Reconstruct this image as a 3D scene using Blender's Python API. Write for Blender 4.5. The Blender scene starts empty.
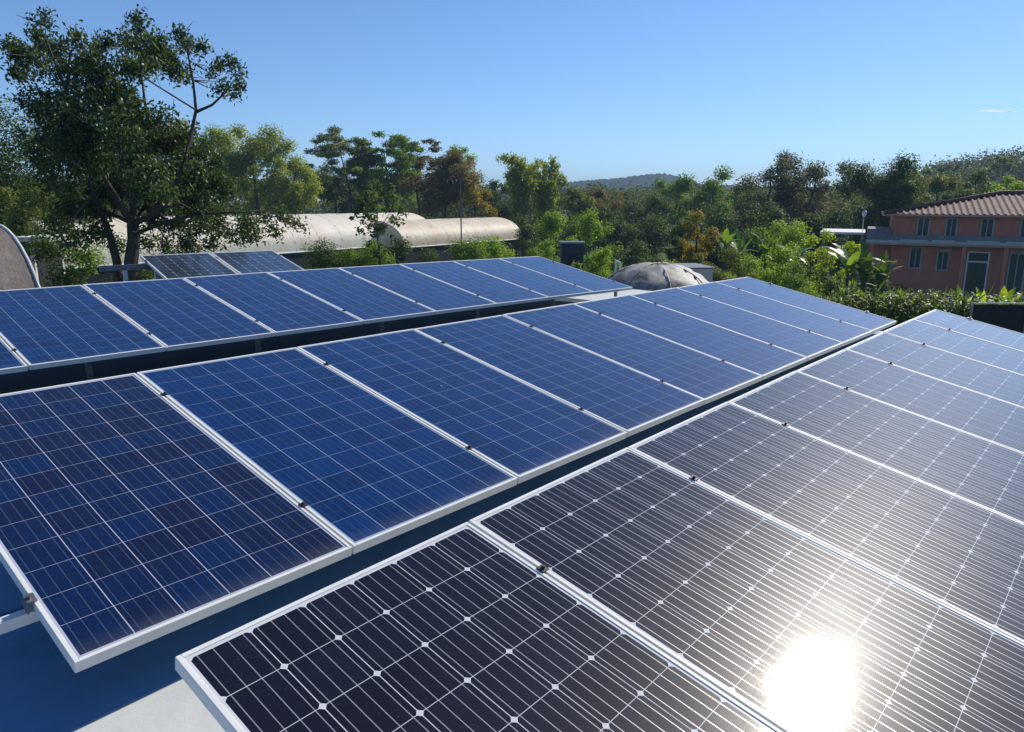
import bpy, bmesh, math, random
import numpy as np
from mathutils import Vector, Matrix

# ------------------------------------------------------------------ camera, sky, sun, exposure
SC = bpy.context.scene
COL = SC.collection
R = math.radians
F_PX, CX, CY = 733.5, 512.0, 366.0
CAM = np.array([-0.60992, -4.13733, 0.92774])
RC = np.array([[0.65482221, -0.7557695, 0.0045084], [-0.16311884, -0.14715081, -0.97557106], [0.7379702688, 0.6380901919, -0.2196378597]])
cd = bpy.data.cameras.new('camera'); cam = bpy.data.objects.new('camera', cd); COL.objects.link(cam); SC.camera = cam
cd.sensor_fit = 'HORIZONTAL'; cd.sensor_width = 36; cd.lens = 36 * F_PX / 1024
cd.clip_start = 0.05; cd.clip_end = 6000
cam.matrix_world = Matrix(((RC[0][0], -RC[1][0], -RC[2][0], CAM[0]), (RC[0][1], -RC[1][1], -RC[2][1], CAM[1]), (RC[0][2], -RC[1][2], -RC[2][2], CAM[2]), (0, 0, 0, 1)))
SUN_EL, SUN_AZ = 38.2, -1.8          # azimuth counted from +X towards +Y
wd = bpy.data.worlds.new('World'); SC.world = wd; wd.use_nodes = True
nt = wd.node_tree; bg = nt.nodes['Background']
sky = nt.nodes.new('ShaderNodeTexSky'); sky.sky_type = 'NISHITA'; sky.sun_disc = False
sky.sun_elevation = R(SUN_EL); sky.sun_rotation = R(90 - SUN_AZ)
sky.air_density = 0.80; sky.dust_density = 0.15; sky.ozone_density = 8.2
nt.links.new(sky.outputs[0], bg.inputs[0]); bg.inputs[1].default_value = 0.138
sl = bpy.data.lights.new('sun', 'SUN'); sl.energy = 5.0; sl.angle = R(0.53); sl.color = (1.0, 0.93, 0.82)
so = bpy.data.objects.new('sun', sl); COL.objects.link(so)
sd = Vector((math.cos(R(SUN_EL)) * math.cos(R(SUN_AZ)), math.cos(R(SUN_EL)) * math.sin(R(SUN_AZ)), math.sin(R(SUN_EL))))
so.rotation_euler = sd.to_track_quat('Z', 'Y').to_euler(); so.location = (30, -10, 40)
vs = SC.view_settings; vs.view_transform = 'Standard'; vs.look = 'None'; vs.exposure = 0.0; vs.gamma = 1.0; vs.use_curve_mapping = False
SC.cycles.use_denoising = True
SC.cycles.max_bounces = 6; SC.cycles.diffuse_bounces = 3; SC.cycles.glossy_bounces = 3; SC.cycles.transmission_bounces = 3
SC.cycles.volume_bounces = 0; SC.cycles.transparent_max_bounces = 6; SC.cycles.sample_clamp_indirect = 6.0

GZ = -6.6                            # the garden's ground
ROOF = -0.63                         # the roof deck

def at(px, py, D):                   # a place: direction of a photo point, D metres away along the ground
    v = RC.T @ np.array([(px - CX) / F_PX, (py - CY) / F_PX, 1.0])
    return CAM + v * (D / math.hypot(v[0], v[1]))
def spot(px, D, z=GZ):               # standing place at distance D
    p = at(px, 200, D); return np.array([p[0], p[1], z])
def height(px, py, D):               # z reached by a photo point at that distance
    return at(px, py, D)[2]

# ------------------------------------------------------------------ object helpers
def tag(o, label=None, cat=None, group=None, kind=None):
    if label: o['label'] = label
    if cat: o['category'] = cat
    if group: o['group'] = group
    if kind: o['kind'] = kind
    return o
def empty(name, loc=(0, 0, 0), rz=0.0):
    o = bpy.data.objects.new(name, None); COL.objects.link(o); o.location = loc; o.rotation_euler = (0, 0, rz); o.empty_display_size = 0.2
    return o
def link(name, me, mat=None, parent=None):
    o = bpy.data.objects.new(name, me); COL.objects.link(o)
    if mat: me.materials.append(mat)
    if parent: o.parent = parent
    return o
def copy_tree(o, parent=None):
    c = o.copy(); COL.objects.link(c); c.parent = parent
    for ch in o.children: copy_tree(ch, c)
    return c
class MB:
    def __init__(s): s.v = []; s.f = []; s.uv = None
    def box(s, c, d, rz=0.0, M=None):
        n = len(s.v); x, y, z = d[0] / 2, d[1] / 2, d[2] / 2; ca, sa = math.cos(rz), math.sin(rz)
        for i in (-1, 1):
            for j in (-1, 1):
                for k in (-1, 1):
                    p = (i * x, j * y, k * z); q = (p[0] * ca - p[1] * sa + c[0], p[0] * sa + p[1] * ca + c[1], p[2] + c[2])
                    s.v.append(tuple(M @ Vector(q)) if M else q)
        for q in ((0, 1, 3, 2), (4, 6, 7, 5), (0, 4, 5, 1), (2, 3, 7, 6), (0, 2, 6, 4), (1, 5, 7, 3)): s.f.append(tuple(n + a for a in q))
        return s
    def span(s, a, b): return s.box([(a[i] + b[i]) / 2 for i in range(3)], [abs(b[i] - a[i]) for i in range(3)])
    def tube(s, pts, rad, n=8, cap=True):
        pts = [Vector(p) for p in pts]; base = len(s.v); m = len(pts)
        if not hasattr(rad, '__len__'): rad = [rad] * m
        for i, p in enumerate(pts):
            t = (pts[min(i + 1, m - 1)] - pts[max(i - 1, 0)]).normalized()
            a = t.cross(Vector((0, 0, 1)) if abs(t.z) < .9 else Vector((1, 0, 0))).normalized(); b = t.cross(a)
            for k in range(n):
                g = 2 * math.pi * k / n; s.v.append(tuple(p + (a * math.cos(g) + b * math.sin(g)) * rad[i]))
        for i in range(m - 1):
            for k in range(n):
                k2 = (k + 1) % n; s.f.append((base + i * n + k, base + i * n + k2, base + (i + 1) * n + k2, base + (i + 1) * n + k))
        if cap: s.f.append(tuple(base + k for k in range(n))[::-1]); s.f.append(tuple(base + (m - 1) * n + k for k in range(n)))
        return s
    def grid(s, P):                      # P[i][j] points -> quad sheet
        n = len(s.v); a, b = len(P), len(P[0])
        for r in P: s.v.extend(tuple(q) for q in r)
        for i in range(a - 1):
            for j in range(b - 1): s.f.append((n + i * b + j, n + i * b + j + 1, n + (i + 1) * b + j + 1, n + (i + 1) * b + j))
        return s
    def poly(s, pts):
        n = len(s.v); s.v.extend(tuple(q) for q in pts); s.f.append(tuple(range(n, n + len(pts)))); return s
    def mesh(s, name):
        me = bpy.data.meshes.new(name); me.from_pydata(s.v, [], s.f); me.update()
        bm = bmesh.new(); bm.from_mesh(me); bmesh.ops.recalc_face_normals(bm, faces=bm.faces); bm.to_mesh(me); bm.free(); return me
    def build(s, name, mat, parent=None, smooth=False, bevel=0):
        me = s.mesh(name)
        if bevel:
            bm = bmesh.new(); bm.from_mesh(me); bmesh.ops.bevel(bm, geom=list(bm.edges), offset=bevel, segments=1, affect='EDGES', clamp_overlap=True); bm.to_mesh(me); bm.free()
        if smooth: me.polygons.foreach_set('use_smooth', [True] * len(me.polygons))
        return link(name, me, mat, parent)

# ------------------------------------------------------------------ materials
def newmat(name):
    m = bpy.data.materials.new(name); m.use_nodes = True
    return m, m.node_tree, m.node_tree.nodes['Principled BSDF']
def ramp(nt, fac, stops):
    r = nt.nodes.new('ShaderNodeValToRGB'); e = r.color_ramp.elements
    while len(e) < len(stops): e.new(0.5)
    for el, (p, c) in zip(e, stops): el.position = p; el.color = (*c, 1)
    nt.links.new(fac, r.inputs[0]); return r.outputs[0]
def noise(nt, scale, detail=4, rough=.6, coord='Object', stretch=None):
    tc = nt.nodes.new('ShaderNodeTexCoord'); n = nt.nodes.new('ShaderNodeTexNoise')
    n.inputs['Scale'].default_value = scale; n.inputs['Detail'].default_value = detail; n.inputs['Roughness'].default_value = rough
    if stretch:
        mp = nt.nodes.new('ShaderNodeMapping'); mp.inputs['Scale'].default_value = stretch
        nt.links.new(tc.outputs[coord], mp.inputs[0]); nt.links.new(mp.outputs[0], n.inputs['Vector'])
    else: nt.links.new(tc.outputs[coord], n.inputs['Vector'])
    return n.outputs['Fac']
def bump(nt, b, fac, strength, dist=.02):
    bp = nt.nodes.new('ShaderNodeBump'); bp.inputs['Strength'].default_value = strength; bp.inputs['Distance'].default_value = dist
    nt.links.new(fac, bp.inputs['Height']); nt.links.new(bp.outputs[0], b.inputs['Normal'])
def mottled(name, stops, scale=3, rough=.7, bumpk=.2, metallic=0, detail=6, stretch=None, spec=.4, bdist=.02):
    m, nt, b = newmat(name); f = noise(nt, scale, detail, .65, 'Object', stretch)
    nt.links.new(ramp(nt, f, stops), b.inputs['Base Color'])
    b.inputs['Roughness'].default_value = rough; b.inputs['Metallic'].default_value = metallic; b.inputs['Specular IOR Level'].default_value = spec
    if bumpk: bump(nt, b, noise(nt, scale * 6, 4), bumpk, bdist)
    return m
def leafmat(name, cols, trans=.35, tcol=None, rough=.5, spec=.35):
    m, nt, b = newmat(name); g = nt.nodes.new('ShaderNodeNewGeometry')
    n = len(cols); c = ramp(nt, g.outputs['Random Per Island'], [(i / max(1, n - 1), k) for i, k in enumerate(cols)])
    nt.links.new(c, b.inputs['Base Color']); b.inputs['Roughness'].default_value = rough; b.inputs['Specular IOR Level'].default_value = spec
    t = nt.nodes.new('ShaderNodeBsdfTranslucent'); mx = nt.nodes.new('ShaderNodeMixShader'); mx.inputs[0].default_value = trans
    if tcol: t.inputs[0].default_value = (*tcol, 1)
    else:
        mc = nt.nodes.new('ShaderNodeMix'); mc.data_type = 'RGBA'; mc.blend_type = 'MULTIPLY'; mc.inputs[0].default_value = 1.0
        nt.links.new(c, mc.inputs[6]); mc.inputs[7].default_value = (1.9, 1.7, .55, 1); nt.links.new(mc.outputs[2], t.inputs[0])
    nt.links.new(b.outputs[0], mx.inputs[1]); nt.links.new(t.outputs[0], mx.inputs[2])
    nt.links.new(mx.outputs[0], nt.nodes['Material Output'].inputs[0]); return m

class NB:                                # small math-node writer
    def __init__(s, nt): s.nt = nt
    def m(s, op, a, b=None, c=None):
        n = s.nt.nodes.new('ShaderNodeMath'); n.operation = op
        for i, x in enumerate((a, b, c)):
            if x is None: continue
            if isinstance(x, (int, float)): n.inputs[i].default_value = x
            else: s.nt.links.new(x, n.inputs[i])
        return n.outputs[0]
    def mix(s, f, a, b):
        n = s.nt.nodes.new('ShaderNodeMix'); n.data_type = 'RGBA'
        for i, x in ((0, f), (6, a), (7, b)):
            if isinstance(x, tuple): n.inputs[i].default_value = (*x, 1)
            elif isinstance(x, (int, float)): n.inputs[i].default_value = x
            else: s.nt.links.new(x, n.inputs[i])
        return n.outputs[2]

PW, PL, PH, LIP = 1.004, 1.956, .040, .014
CELL, PITCHX, PITCHY = .157, .1600, .1590
def cellmat(name, mono, c_dark, c_blue, spread, line, bus):
    m, nt, b = newmat(name); N = NB(nt)
    uv = nt.nodes.new('ShaderNodeUVMap'); sx = nt.nodes.new('ShaderNodeSeparateXYZ'); nt.links.new(uv.outputs[0], sx.inputs[0])
    u = N.m('DIVIDE', N.m('SUBTRACT', sx.outputs[0], (PW - 6 * PITCHX) / 2), PITCHX); v = N.m('DIVIDE', N.m('SUBTRACT', sx.outputs[1], (PL - 12 * PITCHY) / 2), PITCHY)
    fu = N.m('SUBTRACT', N.m('FRACT', u), .5); fv = N.m('SUBTRACT', N.m('FRACT', v), .5)
    au = N.m('ABSOLUTE', fu); av = N.m('ABSOLUTE', fv)
    gx = (.5 - .0016 / PITCHX) if not mono else (.5 - .0012 / PITCHX); gy = .5 - (.0009 if mono else .0008) / PITCHY
    cell = N.m('MULTIPLY', N.m('LESS_THAN', au, gx), N.m('LESS_THAN', av, gy))
    inside = N.m('MULTIPLY', N.m('LESS_THAN', N.m('ABSOLUTE', N.m('SUBTRACT', u, 3.0)), 3.0), N.m('LESS_THAN', N.m('ABSOLUTE', N.m('SUBTRACT', v, 6.0)), 6.0))
    cell = N.m('MULTIPLY', cell, inside)
    if mono:
        rr = N.m('SQRT', N.m('ADD', N.m('MULTIPLY', fu, fu), N.m('MULTIPLY', fv, fv))); cell = N.m('MULTIPLY', cell, N.m('LESS_THAN', rr, (.1048) / PITCHX))
    bb = N.m('ABSOLUTE', N.m('SUBTRACT', N.m('FRACT', N.m('MULTIPLY', N.m('ADD', fu, .5), 4.0)), .5))
    busm = N.m('LESS_THAN', bb, (.0013 if mono else .0010) * 4 / PITCHX)
    cv = nt.nodes.new('ShaderNodeCombineXYZ'); nt.links.new(N.m('FLOOR', u), cv.inputs[0]); nt.links.new(N.m('FLOOR', v), cv.inputs[1])
    oi = nt.nodes.new('ShaderNodeObjectInfo'); nt.links.new(N.m('MULTIPLY', oi.outputs['Random'], 97.0), cv.inputs[2])
    wn = nt.nodes.new('ShaderNodeTexWhiteNoise'); nt.links.new(cv.outputs[0], wn.inputs['Vector'])
    fac = N.m('ADD', N.m('MULTIPLY', wn.outputs['Value'], spread), (1 - spread) / 2)
    if not mono:                          # crystal grains
        vo = nt.nodes.new('ShaderNodeTexVoronoi'); vo.inputs['Scale'].default_value = 70; nt.links.new(uv.outputs[0], vo.inputs['Vector'])
        sp = nt.nodes.new('ShaderNodeSeparateColor'); nt.links.new(vo.outputs['Color'], sp.inputs[0])
        fac = N.m('ADD', fac, N.m('MULTIPLY', N.m('SUBTRACT', sp.outputs[0], .5), .35))
    col = N.mix(fac, c_dark, c_blue)
    col = N.mix(N.m('MULTIPLY', busm, bus), col, (.50, .50, .53) if mono else (.35, .45, .66))
    col = N.mix(cell, line, col)
    nt.links.new(N.m('MULTIPLY', N.m('MULTIPLY', busm, cell), .28 if mono else .15), b.inputs['Metallic'])
    ns = nt.nodes.new('ShaderNodeTexNoise'); ns.inputs['Scale'].default_value = 6; ns.inputs['Detail'].default_value = 8; nt.links.new(uv.outputs[0], ns.inputs['Vector'])
    sm = nt.nodes.new('ShaderNodeTexNoise'); sm.inputs['Scale'].default_value = 170; sm.inputs['Detail'].default_value = 3; nt.links.new(uv.outputs[0], sm.inputs['Vector'])
    dust = N.m('ADD', N.m('MULTIPLY', N.m('POWER', ns.outputs['Fac'], 3.0), .02 if mono else .008), N.m('MULTIPLY', N.m('GREATER_THAN', sm.outputs['Fac'], .70), .22))
    # grime that washes down and dries along the lower frame edge, and a few droppings
    ge = N.m('MULTIPLY', N.m('POWER', N.m('MAXIMUM', N.m('SUBTRACT', 1.0, N.m('DIVIDE', sx.outputs[1], .11)), 0.0), 1.6), N.m('MULTIPLY', ns.outputs['Fac'], .24))
    oc = nt.nodes.new('ShaderNodeCombineXYZ'); nt.links.new(N.m('ADD', sx.outputs[0], N.m('MULTIPLY', oi.outputs['Random'], 31.0)), oc.inputs[0]); nt.links.new(sx.outputs[1], oc.inputs[1])
    vd = nt.nodes.new('ShaderNodeTexVoronoi'); vd.inputs['Scale'].default_value = 3.2; nt.links.new(oc.outputs[0], vd.inputs['Vector'])
    vs_ = nt.nodes.new('ShaderNodeSeparateColor'); nt.links.new(vd.outputs['Color'], vs_.inputs[0])
    drop = N.m('MULTIPLY', N.m('LESS_THAN', N.m('ADD', vd.outputs['Distance'], N.m('MULTIPLY', N.m('SUBTRACT', sm.outputs['Fac'], .5), .05)), .022), N.m('GREATER_THAN', vs_.outputs[0], .74))
    dust = N.m('MINIMUM', N.m('ADD', dust, N.m('ADD', ge, N.m('MULTIPLY', drop, .7))), .8)
    col = N.mix(dust, col, (.42, .40, .36))
    nt.links.new(col, b.inputs['Base Color'])
    b.inputs['Roughness'].default_value = .33 if mono else .4; b.inputs['Specular IOR Level'].default_value = .06 if mono else .035
    b.inputs['Coat Weight'].default_value = 1.0; b.inputs['Coat IOR'].default_value = 1.33 if mono else 1.36
    nt.links.new(N.m('ADD', .045, N.m('ADD', N.m('MULTIPLY', ns.outputs['Fac'], .07), N.m('MULTIPLY', N.m('SUBTRACT', sm.outputs['Fac'], .5), .10))), b.inputs['Coat Roughness'])
    return m
M = {}
M['poly'] = cellmat('poly_cell_glass', False, (.0004, .013, .062), (.0005, .030, .140), .5, (.27, .36, .52), .15)
M['poly_dark'] = cellmat('poly_cell_glass_violet', False, (.006, .008, .032), (.0015, .018, .078), .75, (.42, .45, .55), .22)
M['mono'] = cellmat('mono_cell_glass', True, (.006, .006, .012), (.009, .009, .020), .6, (.60, .61, .64), .62)
M['mono_teal'] = cellmat('mono_cell_glass_pale', True, (.012, .022, .04), (.016, .03, .055), .6, (.6, .63, .66), .4)
M['alu'] = mottled('anodised_aluminium', [(.3, (.68, .68, .65)), (.7, (.78, .78, .75))], 9, .5, .02, 0.0, 6, None, .3)
M['steel'] = mottled('galvanised_steel', [(.3, (.16, .165, .175)), (.7, (.26, .265, .28))], 14, .45, .05, .7)
M['bolt'] = mottled('dark_clamp_metal', [(.3, (.03, .03, .035)), (.7, (.07, .07, .075))], 20, .45, .05, .6)
M['backsheet'] = mottled('white_backsheet', [(.3, (.6, .6, .6)), (.7, (.7, .7, .7))], 5, .6, 0)
M['white_roof'] = mottled('white_roof_coating', [(.25, (.44, .46, .45)), (.42, (.55, .57, .56)), (.75, (.62, .64, .63))], 5.5, .85, .18, 0, 10, None, .2, .01)
M['blue_shade'] = mottled('blue_roof_shade', [(.25, (.075, .19, .34)), (.5, (.105, .26, .44)), (.75, (.13, .30, .50))], 2.6, .55, .2, 0, 8, None, .4, .01)  # blue of the white roof in shade, put into the colour
M['render_wall'] = mottled('painted_render', [(.3, (.5, .5, .47)), (.7, (.62, .61, .58))], 2, .85, .2)

# ------------------------------------------------------------------ ground and hills
def sheet(name, mat, n, rx, ry, cx, cy, zf):
    P = [[(cx + rx * (2 * i / n - 1), cy + ry * (2 * j / n - 1), zf(cx + rx * (2 * i / n - 1), cy + ry * (2 * j / n - 1))) for j in range(n + 1)] for i in range(n + 1)]
    mb = MB().grid(P); o = mb.build(name, mat, None, True); return o
M['ground'] = mottled('garden_ground', [(.3, (.035, .055, .018)), (.5, (.06, .10, .025)), (.7, (.10, .12, .045))], .25, .95, .4, 0, 8, None, .1, .2)
tag(sheet('ground', M['ground'], 60, 2000, 2000, 0, 0, lambda x, y: GZ), kind='structure')
FWD = np.array([RC[2][0], RC[2][1]]); FWD /= np.linalg.norm(FWD); RGT = np.array([FWD[1], -FWD[0]])
def hillmesh(name, mat, px0, px1, D, prof, depth, seed):
    rng = random.Random(seed); n = 300; P = []
    for i in range(n + 1):
        px = px0 + (px1 - px0) * i / n; row = []
        top = height(px, prof(px), D)
        for j in range(41):
            t = j / 40; Dj = D - depth + 2 * depth * t; h = GZ - 1 + (top - GZ + 1) * math.sin(math.pi * t) ** 1.2 + rng.uniform(-1, 1) * .0018 * D * math.sin(math.pi * t)
            q = spot(px, Dj); row.append((q[0], q[1], h))
        P.append(row)
    return tag(MB().grid(P).build(name, mat, None, True), kind='structure')
M['forest'] = mottled('far_forest', [(.3, (.015, .028, .014)), (.6, (.035, .055, .024)), (.8, (.06, .07, .03))], .05, .95, 1.0, 0, 8, None, .1, 6)
def lerp_prof(pts):
    xs, ys = zip(*pts); return lambda px: float(np.interp(px, xs, ys))
hillmesh('hills', M['forest'], 380, 900, 1150, lerp_prof([(380, 196), (540, 188), (575, 182), (600, 180), (625, 178), (645, 175), (662, 174), (675, 177), (700, 184), (760, 188), (900, 190)]), 260, 3)
hillmesh('terrain', M['forest'], 820, 1180, 330, lerp_prof([(820, 203), (880, 190), (930, 176), (1000, 166), (1060, 160), (1180, 160)]), 130, 4)

# ------------------------------------------------------------------ the building whose roof carries the panels
bd = empty('flat_roof_building', (3, 3, GZ)); tag(bd, 'flat white roof with blue shade painted under the solar panel rows', 'building')
o3 = (3, 3, GZ)
def loc3(a): return (a[0] - 3, a[1] - 3, a[2] - GZ)
OUT = [(-6, -8), (8.4, -8), (8.4, -2.2), (9.2, -2.2), (9.2, 1.2), (10.9, 1.2), (10.9, 4.3), (6.9, 4.3), (6.9, 8.0), (-6, 8.0)]
def prism(name, pts, z0, z1, mat, parent):
    mb = MB(); n = len(pts); mb.v = [loc3((x, y, z)) for z in (z0, z1) for x, y in pts]
    mb.f = [tuple(range(n))[::-1], tuple(range(n, 2 * n))] + [(k, (k + 1) % n, n + (k + 1) % n, n + k) for k in range(n)]; return mb.build(name, mat, parent)
prism('roof_slab', OUT, ROOF - .25, ROOF, M['white_roof'], bd)
prism('wall', [(x - .12 * (1 if x > 0 else -1), y - .12 * (1 if y > 0 else -1)) for x, y in OUT], GZ, ROOF - .25, M['render_wall'], bd)
prism('roof_shade', [(-5.7, -1.90), (9.1, -1.90), (9.1, .9), (-5.7, .9)], ROOF + .0005, ROOF + .004, M['blue_shade'], bd)  # thin sheet that paints the blue shade under the middle row
M['dark_shade'] = mottled('dark_roof_shade', [(.3, (.020, .035, .055)), (.7, (.04, .06, .085))], 2.5, .85, .3)  # deep shade behind the middle row, put into the colour
prism('gap_shade', [(-5.7, .902), (9.1, .902), (9.1, 4.1), (6.7, 4.1), (6.7, 7.8), (-5.7, 7.8)], ROOF + .0005, ROOF + .004, M['dark_shade'], bd)  # thin sheet that paints the dark shade under the back row
MB().span(loc3((-5.7, -1.02, ROOF + .004)), loc3((9.0, -1.00, ROOF + .012))).build('roof_seam', M['blue_shade'], bd)  # raised roof seam, in the same painted shade blue

# ------------------------------------------------------------------ solar panels
def panel_meshes():
    fr = MB(); w, l, h = PW / 2, PL / 2, PH
    # extruded frame: an L section, outer wall and top lip, mitred corners by butting
    fr.span((-w, -l, -h), (-w + LIP, l, 0)); fr.span((w - LIP, -l, -h), (w, l, 0))
    fr.span((-w + LIP, -l, -h), (w - LIP, -l + LIP, 0)); fr.span((-w + LIP, l - LIP, -h), (w - LIP, l, 0))
    gm = bpy.data.meshes.new('glass'); x, y = w - LIP, l - LIP
    gm.from_pydata([(-x, -y, -.003), (x, -y, -.003), (x, y, -.003), (-x, y, -.003)], [], [(0, 1, 2, 3)])
    ul = gm.uv_layers.new(name='UVMap')
    for i, (a, b) in enumerate(((-x, -y), (x, -y), (x, y), (-x, y))): ul.data[i].uv = (a + w, b + l)
    bs = MB().span((-x, -y, -.010), (x, y, -.006))
    return fr, gm, bs
FR, GM, BS = panel_meshes()
fme = FR.mesh('frame')
bm = bmesh.new(); bm.from_mesh(fme); bmesh.ops.bevel(bm, geom=list(bm.edges), offset=.0012, segments=1, affect='EDGES', clamp_overlap=True); bm.to_mesh(fme); bm.free()
fme.materials.append(M['alu']); bsm = BS.mesh('backsheet'); bsm.materials.append(M['backsheet'])
jb = MB().box((0, .75, -.022), (.12, .09, .024)).mesh('junction_box'); jb.materials.append(M['bolt'])
GMS = {}
for k in ('poly', 'poly_dark', 'mono', 'mono_teal'):
    g = GM.copy(); g.materials.append(M[k]); GMS[k] = g
clm = MB().box((0, 0, .0025), (.030, .030, .004)).tube([(0, 0, .004), (0, 0, .015)], .0065, 6).box((0, 0, -.02), (.014, .03, .04)).mesh('clamp'); clm.materials.append(M['bolt'])
ecm = MB().box((-.004, 0, .004), (.030, .045, .005)).box((-.017, 0, -.018), (.005, .045, .042)).tube([(-.006, 0, .005), (-.006, 0, .02)], .008, 6).mesh('clamp_end'); ecm.materials.append(M['steel'])
W = Matrix(((.9999920, .00083164, .00391256), (0, .9781476, -.2079117), (-.00399997, .20791003, .97813978)))
def rowmat(q):
    o = Vector(q[:3]); a = Vector(q[3:6]); return o, (Matrix.Rotation(a.length, 3, a.normalized()) if a.length > 1e-9 else Matrix.Identity(3))
ORD = ['first', 'second', 'third', 'fourth', 'fifth', 'sixth', 'seventh', 'eighth', 'ninth', 'tenth']
rngp = random.Random(5)
def panel(mat3, loc, kind, label, group, left_end, last):
    o = empty('solar_panel', loc); o.matrix_world = Matrix.Translation(loc) @ mat3.to_4x4(); tag(o, label, 'solar panel', group)
    link('frame', fme, None, o); link('glass', GMS[kind], None, o); link('backsheet', bsm, None, o); link('junction_box', jb, None, o)
    for y in (-.33, -1.60):
        if not last:
            c = link('clamp', clm, None, o); c.location = (PW / 2 + .010, PL / 2 + y, 0)
        if left_end:
            c = link('clamp', ecm, None, o); c.location = (-PW / 2, PL / 2 + y, 0)
        if last:
            c = link('clamp', ecm, None, o); c.location = (PW / 2, PL / 2 + y, 0); c.rotation_euler = (0, 0, math.pi)
    return o
def row(q, pit, k, i0, i1, kind, lab, group, rack_label, end_ext):
    o, Rr = rowmat(q); n = 0
    for i in range(i0, i1):
        x = i * pit + pit / 2 - .01; z = k * x * x
        c = o + Rr @ Vector((x - (pit - PW) / 2 + .01, -PL / 2, z)); sl = math.atan(2 * k * x)
        m3 = W @ Rr @ Matrix.Rotation(-sl, 3, 'Y') @ Matrix.Rotation(R(rngp.uniform(-.12, .12)), 3, 'X') @ Matrix.Rotation(R(rngp.uniform(-.1, .1)), 3, 'Y')
        panel(m3, W @ c, kind(i - i0), lab(n, i1 - i0), group, i == i0, i == i1 - 1); n += 1
    # racking: two rails and their posts
    mid = W @ (o + Rr @ Vector(((i0 + i1) / 2 * pit, -PL / 2, 0))); rk = empty('mounting_rack', (mid.x, mid.y, ROOF)); tag(rk, rack_label, 'mounting rack', 'mounting racks under the panel rows')
    off = Vector((mid.x, mid.y, ROOF))
    for y in (-.33, -1.60):
        pts = []
        for i in range(i0 * 2, i1 * 2 + 1):
            x = i * pit / 2
            if i == i0 * 2: x -= end_ext
            if i == i1 * 2: x += .06
            pts.append(W @ (o + Rr @ Vector((x, y, k * x * x - .062))) - off)
        mb = MB()
        for a, b in zip(pts[:-1], pts[1:]):
            d = b - a; L = d.length; mt = Matrix.Translation((a + b) / 2) @ d.to_track_quat('X', 'Z').to_matrix().to_4x4()
            mb.box((0, 0, 0), (L - .001, .040, .038), 0, mt)
        mb.build('rail', M['alu'], rk)
        for j in range(0, len(pts), 3):
            p = pts[min(j, len(pts) - 1)]; zt = p.z - .02
            if zt < .03: continue
            lg = MB().span((p.x - .02, p.y - .02, .006), (p.x + .02, p.y + .02, zt)).span((p.x - .06, p.y - .06, .004), (p.x + .06, p.y + .06, .012))
            lg.build('post', M['steel'], rk)
def seat(nm):
    def f(n, N):
        if n == 0: return nm + ', at the left end of its row'
        if n == N - 1: return nm + ', at the far right end of its row'
        return nm + ', %s from the left end of its row' % ORD[n]
    return f
row((0, 0, 0, 0, 0, 0), 1.012, -.000387, 0, 9, lambda i: 'poly_dark' if i == 0 else 'poly', seat('blue polycrystalline panel of the middle row'), 'middle row of blue panels', 'aluminium rack under the middle row of blue panels', .30)
row((.04715, -2.47776, .37848, -.00088, -.01081, .00237), 1.012, -.00122, 0, 8, lambda i: 'mono', seat('black monocrystalline panel of the front row'), 'front row of black panels', 'aluminium rack under the front row of black panels', .04)
row((1.13289, 3.94473, -.74571, -.01505, -.00906, -.02785), 1.0159, -.00111, -1, 8, lambda i: 'poly', seat('blue polycrystalline panel of the back row'), 'back row of blue panels', 'aluminium rack under the back row of blue panels', .08)
# two small dark panels behind the back row
qD = Vector((4.12, 7.33, .105)); wD = Matrix.Rotation(R(-9), 3, 'Z') @ Matrix.Rotation(R(11), 3, 'X')
for i in range(2):
    c = qD + wD @ Vector((PW / 2 + i * 1.04, -PL / 2, 0))
    panel(wD, c, 'mono_teal', 'small dark panel behind the back row, ' + ('under the big tree trunk' if i == 0 else 'nearer the greenhouse side'), 'pair of dark panels behind the back row', i == 0, i == 1)
rk = empty('mounting_rack', (3.4, 7.0, ROOF)); tag(rk, 'half empty steel rack left of the pair of dark panels', 'mounting rack', 'mounting racks under the panel rows')
def rl(a): return (a[0] - 3.4, a[1] - 7.0, a[2] - ROOF)
def bar(a, b, s, name, mat):
    a, b = Vector(rl(a)), Vector(rl(b)); d = b - a; mt = Matrix.Translation((a + b) / 2) @ d.to_track_quat('X', 'Z').to_matrix().to_4x4()
    MB().box((0, 0, 0), (d.length, s, s * 1.3), 0, mt).build(name, mat, rk)
e1 = wD @ Vector((1, 0, 0)); e2 = wD @ Vector((0, 1, 0))
p0 = qD - e2 * .35 - wD @ Vector((0, 0, .075)); p1 = qD - e2 * 1.6 - wD @ Vector((0, 0, .075))
bar(p0 - e1 * .62, p0 + e1 * 2.1, .06, 'rail', M['steel']); bar(p1 - e1 * .62, p1 + e1 * 2.1, .05, 'rail', M['steel'])
for k in (-.3, .12, 1.05, 1.95):
    a = p0 + e1 * k; bar((a.x, a.y, ROOF), (a.x, a.y, a.z - .03), .04, 'post', M['alu'])
    c = p1 + e1 * k; bar((c.x, c.y, ROOF), (c.x, c.y, c.z - .03), .04, 'post', M['alu'])
    bar((a.x, a.y, ROOF + .1), (c.x, c.y, c.z - .03), .03, 'brace', M['alu'])

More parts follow.
